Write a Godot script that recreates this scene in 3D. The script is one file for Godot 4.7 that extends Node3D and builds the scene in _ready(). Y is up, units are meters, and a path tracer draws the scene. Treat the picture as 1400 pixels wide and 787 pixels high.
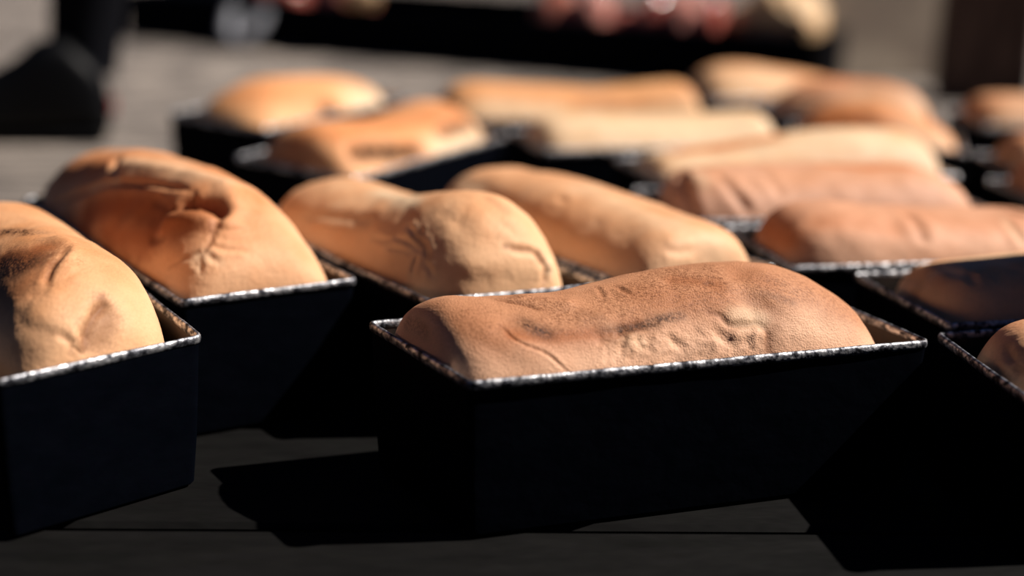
extends Node3D

# ---------------------------------------------------------------- helpers
var used := {}
var noise := FastNoiseLite.new()
var fine := FastNoiseLite.new()
var M := {}
var TINTS: Array[Color] = []

func lin(r: float, g: float, b: float) -> Color:
	return Color(r / 255.0, g / 255.0, b / 255.0).srgb_to_linear()

func numbered(called: String) -> String:
	if not used.has(called):
		used[called] = 0
		return called
	used[called] += 1
	return "%s_%03d" % [called, used[called]]

func tag(o: Node3D, label: String, category: String, group := "") -> void:
	o.set_meta("label", label)
	o.set_meta("category", category)
	if group != "":
		o.set_meta("group", group)

func thing(called: String, label: String, category: String, at: Vector3, group := "") -> Node3D:
	var o := Node3D.new()
	o.name = numbered(called)
	add_child(o)
	o.position = at
	tag(o, label, category, group)
	return o

func piece(called: String, mesh: Mesh, m: Material, parent: Node3D) -> MeshInstance3D:
	var o := MeshInstance3D.new()
	o.name = called
	o.mesh = mesh
	o.material_override = m
	o.cast_shadow = GeometryInstance3D.SHADOW_CASTING_SETTING_ON
	parent.add_child(o, true)
	return o

func lone(called: String, mesh: Mesh, m: Material, at := Vector3.ZERO) -> MeshInstance3D:
	var o := MeshInstance3D.new()
	o.name = numbered(called)
	o.mesh = mesh
	o.material_override = m
	add_child(o)
	o.position = at
	return o

# one indexed mesh with smooth normals from a grid of points (rows x cols), optionally closed round the columns
func grid_mesh(p: PackedVector3Array, rows: int, cols: int, closed: bool, colors := PackedColorArray(), flip := false) -> ArrayMesh:
	var idx := PackedInt32Array()
	var span := cols if closed else cols - 1
	for r in rows - 1:
		for c in span:
			var a := r * cols + c
			var b := r * cols + (c + 1) % cols
			var d := a + cols
			var e := b + cols
			if flip:
				idx.append_array([a, d, b, b, d, e])
			else:
				idx.append_array([a, b, d, b, e, d])
	var n := smooth_normals(p, idx)
	var arr := []
	arr.resize(Mesh.ARRAY_MAX)
	arr[Mesh.ARRAY_VERTEX] = p
	arr[Mesh.ARRAY_NORMAL] = n
	arr[Mesh.ARRAY_INDEX] = idx
	if colors.size() == p.size():
		arr[Mesh.ARRAY_COLOR] = colors
	var m := ArrayMesh.new()
	m.add_surface_from_arrays(Mesh.PRIMITIVE_TRIANGLES, arr)
	return m

func smooth_normals(p: PackedVector3Array, idx: PackedInt32Array) -> PackedVector3Array:
	var n := PackedVector3Array()
	n.resize(p.size())
	for k in range(0, idx.size(), 3):
		var a := idx[k]
		var b := idx[k + 1]
		var c := idx[k + 2]
		var f := (p[c] - p[a]).cross(p[b] - p[a])
		n[a] += f
		n[b] += f
		n[c] += f
	for k in n.size():
		n[k] = n[k].normalized() if n[k].length_squared() > 1e-24 else Vector3.UP
	return n

# a bevelled box, flat shaded, centred on its base
func box_mesh(sx: float, sy: float, sz: float, bev: float) -> ArrayMesh:
	var st := SurfaceTool.new()
	st.begin(Mesh.PRIMITIVE_TRIANGLES)
	st.set_smooth_group(-1)
	var rings: Array = []
	for lv in [[0.0, bev], [bev, 0.0], [sy - bev, 0.0], [sy, bev]]:
		var i: float = lv[1]
		var hx := sx / 2.0 - i
		var hz := sz / 2.0 - i
		var y: float = lv[0]
		rings.append([Vector3(-hx + bev, y, hz), Vector3(hx - bev, y, hz), Vector3(hx, y, hz - bev), Vector3(hx, y, -hz + bev), Vector3(hx - bev, y, -hz), Vector3(-hx + bev, y, -hz), Vector3(-hx, y, -hz + bev), Vector3(-hx, y, hz - bev)])
	for r in 3:
		for k in 8:
			var a: Vector3 = rings[r][k]
			var b: Vector3 = rings[r][(k + 1) % 8]
			var c: Vector3 = rings[r + 1][(k + 1) % 8]
			var d: Vector3 = rings[r + 1][k]
			for v in [a, c, b, a, d, c]:
				st.add_vertex(v)
	for k in range(1, 7):
		for v in [rings[3][0], rings[3][k + 1], rings[3][k]]:
			st.add_vertex(v)
		for v in [rings[0][0], rings[0][k], rings[0][k + 1]]:
			st.add_vertex(v)
	st.generate_normals()
	return st.commit()

# a tube along points with a radius at each, ends closed
func tube_mesh(pts: PackedVector3Array, rad: PackedFloat32Array, sides: int, squash := 1.0) -> ArrayMesh:
	var p := PackedVector3Array()
	var n := pts.size()
	for i in n:
		var dir := (pts[mini(i + 1, n - 1)] - pts[maxi(i - 1, 0)]).normalized()
		var side := dir.cross(Vector3.UP)
		if side.length() < 0.05:
			side = dir.cross(Vector3.BACK)
		side = side.normalized()
		var up := side.cross(dir).normalized()
		for k in sides:
			var a := TAU * k / sides
			p.append(pts[i] + (side * cos(a) + up * sin(a) * squash) * rad[i])
	return grid_mesh(p, n, sides, true, PackedColorArray(), true)

# ---------------------------------------------------------------- materials
func noise_tex(freq: float, octaves: int, stops: Array, sd: int, as_normal := false, bump := 4.0, size := 512, kind := FastNoiseLite.TYPE_SIMPLEX_SMOOTH) -> NoiseTexture2D:
	var t := NoiseTexture2D.new()
	var f := FastNoiseLite.new()
	f.noise_type = kind
	f.frequency = freq
	f.fractal_octaves = octaves
	f.seed = sd
	t.noise = f
	t.width = size
	t.height = size
	t.seamless = true
	t.as_normal_map = as_normal
	t.bump_strength = bump
	if stops.size() > 0:
		var g := Gradient.new()
		var offs := PackedFloat32Array()
		var cols := PackedColorArray()
		for s in stops:
			offs.append(s[0])
			cols.append(s[1])
		g.offsets = offs
		g.colors = cols
		t.color_ramp = g
	return t

func triplanar(m: StandardMaterial3D, sc: Vector3) -> void:
	m.uv1_triplanar = true
	m.uv1_scale = sc

func grey(v: float) -> Color:
	return Color(v, v, v)

func make_materials() -> void:
	var bread := StandardMaterial3D.new()
	bread.vertex_color_use_as_albedo = true
	bread.roughness = 0.62
	bread.metallic_specular = 0.35
	bread.normal_enabled = true
	bread.normal_texture = noise_tex(0.035, 4, [], 7, true, 5.0)
	bread.normal_scale = 0.35
	triplanar(bread, Vector3(16, 16, 16))
	M.bread = bread

	var coarse: StandardMaterial3D = bread.duplicate()
	coarse.normal_texture = noise_tex(0.09, 3, [], 8, true, 8.0)
	coarse.normal_scale = 0.4
	M.coarse = coarse

	var tin := StandardMaterial3D.new()
	tin.albedo_texture = noise_tex(0.012, 4, [[0.3, Color(0.010, 0.016, 0.036)], [0.7, Color(0.018, 0.025, 0.05)]], 11)
	tin.roughness = 0.62
	tin.metallic = 0.0
	tin.metallic_specular = 0.1
	tin.normal_enabled = true
	tin.normal_texture = noise_tex(0.02, 4, [], 12, true, 3.0)
	tin.normal_scale = 0.35
	triplanar(tin, Vector3(6, 6, 6))
	M.tin = tin

	var inside := StandardMaterial3D.new()
	inside.albedo_texture = noise_tex(0.012, 4, [[0.3, Color(0.10, 0.075, 0.06)], [0.7, Color(0.22, 0.16, 0.125)]], 13)
	inside.roughness = 0.6
	inside.metallic = 0.2
	triplanar(inside, Vector3(6, 6, 6))
	M.inside = inside

	var rim := StandardMaterial3D.new()
	rim.albedo_texture = noise_tex(0.02, 5, [[0.36, Color(0.16, 0.16, 0.18)], [0.48, Color(0.46, 0.47, 0.50)], [0.64, Color(0.84, 0.84, 0.85)]], 21)
	rim.metallic = 0.85
	rim.roughness_texture = noise_tex(0.02, 5, [[0.36, grey(0.6)], [0.62, grey(0.42)]], 21)
	rim.roughness = 1.0
	rim.normal_enabled = true
	rim.normal_texture = noise_tex(0.03, 3, [], 22, true, 6.0)
	rim.normal_scale = 0.8
	triplanar(rim, Vector3(14, 14, 14))
	M.rim = rim

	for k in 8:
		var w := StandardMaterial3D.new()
		var v: float = [1.45, 1.65, 1.52, 1.8, 0.085, 0.115, 0.10, 0.13][k]  # last four, nearly black, put foreground shade into the board colour
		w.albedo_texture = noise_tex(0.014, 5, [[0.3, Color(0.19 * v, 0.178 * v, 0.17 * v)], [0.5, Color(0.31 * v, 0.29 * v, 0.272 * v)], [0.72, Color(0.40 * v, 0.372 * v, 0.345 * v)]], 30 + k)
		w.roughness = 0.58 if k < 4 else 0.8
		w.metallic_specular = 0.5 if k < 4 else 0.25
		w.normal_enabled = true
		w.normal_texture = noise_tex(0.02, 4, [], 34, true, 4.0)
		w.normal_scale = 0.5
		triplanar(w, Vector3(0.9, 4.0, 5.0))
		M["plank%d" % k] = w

	var subfloor := StandardMaterial3D.new()
	subfloor.albedo_color = Color(0.07, 0.065, 0.06)
	subfloor.roughness = 0.95
	M.subfloor = subfloor

	var plaster := StandardMaterial3D.new()
	plaster.albedo_texture = noise_tex(0.008, 5, [[0.3, Color(0.50, 0.45, 0.40)], [0.7, Color(0.62, 0.57, 0.51)]], 41)
	plaster.roughness = 0.95
	triplanar(plaster, Vector3(1.2, 1.2, 1.2))
	M.plaster = plaster
	var timber := StandardMaterial3D.new()
	timber.albedo_texture = noise_tex(0.014, 5, [[0.3, Color(0.24, 0.17, 0.14)], [0.7, Color(0.36, 0.28, 0.24)]], 42)
	timber.roughness = 0.85
	triplanar(timber, Vector3(8, 0.8, 8))
	M.timber = timber

	var cloth := StandardMaterial3D.new()
	cloth.albedo_color = Color(0.055, 0.058, 0.075)
	cloth.roughness = 0.95
	cloth.metallic_specular = 0.15
	M.black_cloth = cloth
	var leather := StandardMaterial3D.new()
	leather.albedo_color = Color(0.018, 0.022, 0.034)
	leather.roughness = 0.5
	leather.metallic_specular = 0.25
	M.leather = leather
	var red := StandardMaterial3D.new()
	red.albedo_color = Color(0.5, 0.12, 0.10)
	red.roughness = 0.6
	M.red = red
	var steel := StandardMaterial3D.new()
	steel.albedo_color = Color(0.52, 0.53, 0.56)
	steel.metallic = 0.1
	steel.roughness = 0.6
	M.steel = steel
	for k in 3:
		var pink := StandardMaterial3D.new()
		pink.albedo_texture = noise_tex(0.012, 4, [[0.3, [Color(0.62, 0.30, 0.26), Color(0.70, 0.40, 0.34), Color(0.74, 0.46, 0.42)][k]], [0.7, [Color(0.78, 0.46, 0.40), Color(0.82, 0.56, 0.48), Color(0.86, 0.64, 0.58)][k]]], 50 + k)
		pink.roughness = 0.16
		pink.metallic_specular = 0.6
		triplanar(pink, Vector3(5, 5, 5))
		M["pink%d" % k] = pink
	var tan_ := StandardMaterial3D.new()
	tan_.albedo_texture = noise_tex(0.012, 4, [[0.3, Color(0.72, 0.54, 0.36)], [0.5, Color(0.84, 0.70, 0.52)], [0.7, Color(0.90, 0.80, 0.66)]], 58)
	tan_.roughness = 0.7
	triplanar(tan_, Vector3(5, 5, 5))
	M.tan = tan_
	var sack := StandardMaterial3D.new()
	sack.albedo_color = Color(0.62, 0.62, 0.63)
	sack.roughness = 0.95
	M.sack = sack

# ---------------------------------------------------------------- loaf tins
func inset(q: Array, d: float) -> Array:
	# the four corners of a quad moved inwards by d from each edge
	var out: Array = []
	for k in 4:
		var p: Vector2 = q[k]
		var a: Vector2 = (q[(k + 3) % 4] - p).normalized()
		var b: Vector2 = (q[(k + 1) % 4] - p).normalized()
		var s := absf(a.cross(b))
		out.append(p + (a + b) * d / maxf(s, 0.2))
	return out

func ring(q: Array, r: float, corner: int, edge: int) -> PackedVector2Array:
	# rounded outline of a quad: corner+1 points round each corner, edge points along each side
	var out := PackedVector2Array()
	for k in 4:
		var p: Vector2 = q[k]
		var a: Vector2 = (q[(k + 3) % 4] - p).normalized()
		var b: Vector2 = (q[(k + 1) % 4] - p).normalized()
		for i in corner + 1:
			var t := float(i) / corner
			var p0 := p + a * r
			var p2 := p + b * r
			out.append(p0.lerp(p, t).lerp(p.lerp(p2, t), t))
		var nxt: Vector2 = q[(k + 1) % 4]
		var s := p + b * r
		var e := nxt - b * r
		for i in edge:
			out.append(s.lerp(e, (i + 1.0) / (edge + 1.0)))
	return out

func tin(label: String, c: Vector2, q: Array, sd: int, detail: int, base_y := 0.0, group := "black loaf tins on the floorboards") -> void:
	var t := thing("loaf_tin", label, "baking tin", Vector3(c.x, base_y, c.y), group)
	var edge := 26 * detail
	var H := 0.09
	var p := PackedVector3Array()
	var cols := 0
	# outside: foot bevel, wall, up to the rim
	for lv in [[0.0, 0.0072], [0.0016, 0.0060], [0.03, 0.0042], [0.06, 0.0032], [H - 0.003, 0.0024]]:
		var rg := ring(inset(q, lv[1]), 0.004, 3, edge)
		cols = rg.size()
		for k in cols:
			var v := rg[k]
			var w := noise.get_noise_3d(v.x * 500.0 + sd * 31.0, lv[0] * 700.0, v.y * 500.0) * 0.0009 * smoothstep(0.0, 0.02, lv[0])
			p.append(Vector3(v.x + w, lv[0], v.y + w))
	var body := grid_mesh(p, 5, cols, true)
	piece("body", body, M.tin, t)
	# inside and floor of the tin
	p = PackedVector3Array()
	for lv in [[H - 0.003, 0.0034], [0.06, 0.0042], [0.03, 0.0052], [0.002, 0.0070], [0.002, 0.03], [0.002, 0.056]]:
		var rg := ring(inset(q, lv[1]), 0.004, 3, edge)
		for v in rg:
			p.append(Vector3(v.x, lv[0], v.y))
	var lining := grid_mesh(p, 6, cols, true)
	piece("lining", lining, M.inside, t)
	# underside
	p = PackedVector3Array()
	for d in [0.056, 0.03, 0.0072]:
		for v in ring(inset(q, d), 0.004, 3, edge):
			p.append(Vector3(v.x, 0.0002, v.y))
	piece("base", grid_mesh(p, 3, cols, true), M.tin, t)
	# the rolled rim: an oval bead along the top edge, dented and worn
	var rg := ring(inset(q, 0.0022), 0.0045, 5, edge * 2)
	var n := rg.size()
	p = PackedVector3Array()
	var sides := 12
	for k in n:
		var v := rg[k]
		var dir := (rg[(k + 1) % n] - rg[(k + n - 1) % n]).normalized()
		var out := Vector2(dir.y, -dir.x)
		var lump := 1.0 + 0.16 * noise.get_noise_3d(v.x * 1500.0 + sd * 17.0, 3.0, v.y * 1500.0)
		var wave := noise.get_noise_3d(v.x * 260.0 + sd * 13.0, 9.0, v.y * 260.0) * 0.0011
		for s in sides:
			var a := TAU * s / sides
			var o := out * cos(a) * 0.0016 * lump
			p.append(Vector3(v.x + o.x + wave, H - 0.0030 + sin(a) * 0.0028 * lump + wave * 0.8, v.y + o.y + wave))
	for s in sides:
		p.append(p[s])
	piece("rim", grid_mesh(p, n + 1, sides, true), M.rim, t)

# ---------------------------------------------------------------- loaves
func knots(k: Array, s: float) -> float:
	var x := (s + 1.0) / 2.0 * (k.size() - 1)
	var i := clampi(int(floor(x)), 0, k.size() - 2)
	var t := x - i
	var a: float = k[maxi(i - 1, 0)]
	var b: float = k[i]
	var c: float = k[i + 1]
	var d: float = k[mini(i + 2, k.size() - 1)]
	return 0.5 * (2.0 * b + (c - a) * t + (2.0 * a - 5.0 * b + 4.0 * c - d) * t * t + (3.0 * b - a - 3.0 * c + d) * t * t * t)

# q: the tin's rim corners; fo: where the loaf stands in it; top: heights of its crest from end to end;
# strokes: [width, rise, lip, tint, how much, tint radius, points] folds, creases, hollows and scorches (mm); dark crease tints are browning plus painted shade
func loaf(label: String, c: Vector2, q: Array, fo: Array, top: Array, ns: int, nf: int, look: Array, strokes: Array, sd: int) -> void:
	var n_: float = fo[4]
	var m_: float = fo[5]
	var e_: float = fo[6]
	var e2_: float = fo[7]
	var zb: float = fo[8]
	var rows := ns
	var cols := nf + 4
	var p := PackedVector3Array()
	p.resize(rows * cols)
	for i in rows:
		var s := sin((i / (rows - 1.0) * 2.0 - 1.0) * PI / 2.0)
		var hw := pow(maxf(1.0 - pow(absf(s), n_), 0.0), 1.0 / n_)
		var hd := pow(maxf(1.0 - pow(absf(s), m_), 0.0), 1.0 / m_)
		var crest := knots(top, s) * hd
		for j in cols:
			var jj := clampi(j - 2, 0, nf - 1)
			var ph := PI * jj / (nf - 1.0)
			var cs := cos(ph)
			var t := -signf(cs) * pow(absf(cs), e_) * hw
			var y := zb + crest * pow(maxf(sin(ph), 0.0), e2_)
			var sc := 1.0
			if j == 0 or j == cols - 1:
				y = 0.0032
				sc = 0.86
			elif j == 1 or j == cols - 2:
				y = 0.02
				sc = 0.93
			var u: float = lerpf(fo[0], fo[1], (s * sc + 1.0) / 2.0)
			var v: float = lerpf(fo[2], fo[3], (t * sc + 1.0) / 2.0)
			var pt: Vector2 = q[0] * (1 - u) * (1 - v) + q[1] * u * (1 - v) + q[2] * u * v + q[3] * (1 - u) * v
			p[i * cols + j] = Vector3(pt.x, y, pt.y)
	# base normals
	var idx := PackedInt32Array()
	for r in rows - 1:
		for k in cols - 1:
			var a := r * cols + k
			idx.append_array([a, a + 1, a + cols, a + 1, a + cols + 1, a + cols])
	var nor := smooth_normals(p, idx)
	var flip := nor[(rows / 2) * cols + cols / 2].y < 0.0
	# bounds of the strokes
	var mids: Array[Vector3] = []
	var reach := PackedFloat32Array()
	for st in strokes:
		var lo: Vector3 = st[6][0]
		var hi: Vector3 = st[6][0]
		for v in st[6]:
			lo = lo.min(v)
			hi = hi.max(v)
		mids.append((lo + hi) / 2.0)
		reach.append((hi - lo).length() / 2.0 + 0.001 * maxf(maxf(st[0] * (4.5 if st[2] > 0 else 2.6), st[5] * 2.4), 1.0))
	var col := PackedColorArray()
	col.resize(p.size())
	var out := PackedVector3Array()
	out.resize(p.size())
	var pale: Color = look[0]
	var crust: Color = look[1]
	var brown_amt: float = look[2]
	var speck: float = look[3]
	var lump: float = look[4]
	var off := sd * 137.0
	for k in p.size():
		var v := p[k]
		var nv := -nor[k] if flip else nor[k]
		var x := v.x * 1000.0 + off
		var y := v.y * 1000.0
		var z := v.z * 1000.0
		var big := noise.get_noise_3d(x * 1.1, y * 1.1, z * 1.1)
		var mid := noise.get_noise_3d(x * 4.5, y * 4.5, z * 4.5)
		var small := fine.get_noise_3d(x * 12.0, y * 12.0, z * 12.0)
		var above := smoothstep(0.075, 0.1, v.y)
		var disp := (big * 2.2 * lump + mid * 0.5 * lump) * above + small * 0.06
		var patch := noise.get_noise_3d(x * 2.2 + 900.0, y * 2.2, z * 2.2)
		var tone := clampf(smoothstep(0.35, 0.95, nv.y) * brown_amt + patch * 0.45 + mid * 0.16, 0.0, 1.0)
		var cl := pale.lerp(crust, tone)
		for si in strokes.size():
			var r := reach[si]
			if v.distance_squared_to(mids[si]) > r * r:
				continue
			var st: Array = strokes[si]
			var pts: Array = st[6]
			var best := 1e9
			var along := 0.0
			var total := pts.size() - 1.0
			for g in pts.size() - 1:
				var a: Vector3 = pts[g]
				var ab: Vector3 = pts[g + 1] - a
				var t := clampf((v - a).dot(ab) / maxf(ab.length_squared(), 1e-12), 0.0, 1.0)
				var d := v.distance_squared_to(a + ab * t)
				if d < best:
					best = d
					along = (g + t) / total
			var dm := sqrt(best) * 1000.0
			var w: float = st[0]
			if w < 3.0:
				dm = absf(dm + 0.35 * small + 0.5 * mid)
			var gain := 0.42 if w < 3.0 else (0.7 if w < 6.0 else 1.0)
			var ends := smoothstep(0.0, 0.22, along) * smoothstep(1.0, 0.78, along) if w < 4.0 else 1.0
			disp += float(st[1]) * gain * exp(-dm * dm / (w * w)) * (0.25 + 0.75 * ends)
			if st[2] < 0.0:
				# a field of soft folds running down the side
				var q1 := noise.get_noise_3d(x * 7.0 - y * 5.0, y * 2.0 + 300.0, z * 7.0)
				var q2 := noise.get_noise_3d(x * 22.0 - y * 12.0, y * 6.0 + 700.0, z * 22.0)
				disp += -float(st[2]) * (q1 * 1.1 + q2 * 0.35) * exp(-dm * dm / (w * w))
			elif st[2] > 0.0:
				var dl := (dm - 2.2 * w) / (1.3 * w)
				disp += float(st[2]) * gain * 0.8 * exp(-dl * dl) * ends
			if st[3] > 0:
				var tr: float = st[5]
				var ragged := dm * (1.0 + 0.55 * patch + 0.35 * mid + 0.3 * small)
				var f: float = st[4] * exp(-pow(ragged / tr, 2.4))
				if st[3] == 2:
					f *= clampf((0.75 if w < 8.0 else 1.0) + 1.6 * small + 0.8 * mid, 0.15, 1.25)
				cl = cl.lerp(TINTS[st[3]], clampf(f, 0.0, 1.0))
		if speck > 0.0:
			var sp := fine.get_noise_3d(x * 20.0 + 77.0, y * 20.0, z * 20.0)
			var zone := smoothstep(0.5, 0.9, nv.y) * clampf(0.55 + patch * 1.4, 0.0, 1.0)
			cl = cl.lerp(TINTS[5], clampf((sp - 0.02) * 3.2, 0.0, 0.85) * zone * speck)
			disp += -0.22 * maxf(sp, 0.0) * zone * speck
		if v.y < 0.06:
			disp = 0.0
		var g := 1.0 + small * 0.10 + mid * 0.05
		col[k] = Color(cl.r * g, cl.g * g, cl.b * g)
		out[k] = v + nv * disp * 0.001
	var o := lone("bread_loaf", grid_mesh(out, rows, cols, false, col, flip), M.coarse if speck > 0.5 else M.bread, Vector3(c.x, 0, c.y))
	tag(o, label, "bread", "loaves baked in the black tins")

# a rounded lumpy body for the blurred heap behind
func lump_mesh(r: Vector3, rough: float, sd: int, ns: int, nf: int) -> ArrayMesh:
	var p := PackedVector3Array()
	for i in ns:
		var th := PI * i / (ns - 1.0)
		for j in nf:
			var a := TAU * j / nf
			var d := Vector3(sin(th) * cos(a), cos(th), sin(th) * sin(a))
			var w := 1.0 + rough * noise.get_noise_3d(d.x * 130.0 + sd * 91.0, d.y * 130.0, d.z * 130.0)
			p.append(d * r * w)
	return grid_mesh(p, ns, nf, true, PackedColorArray(), false)

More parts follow.
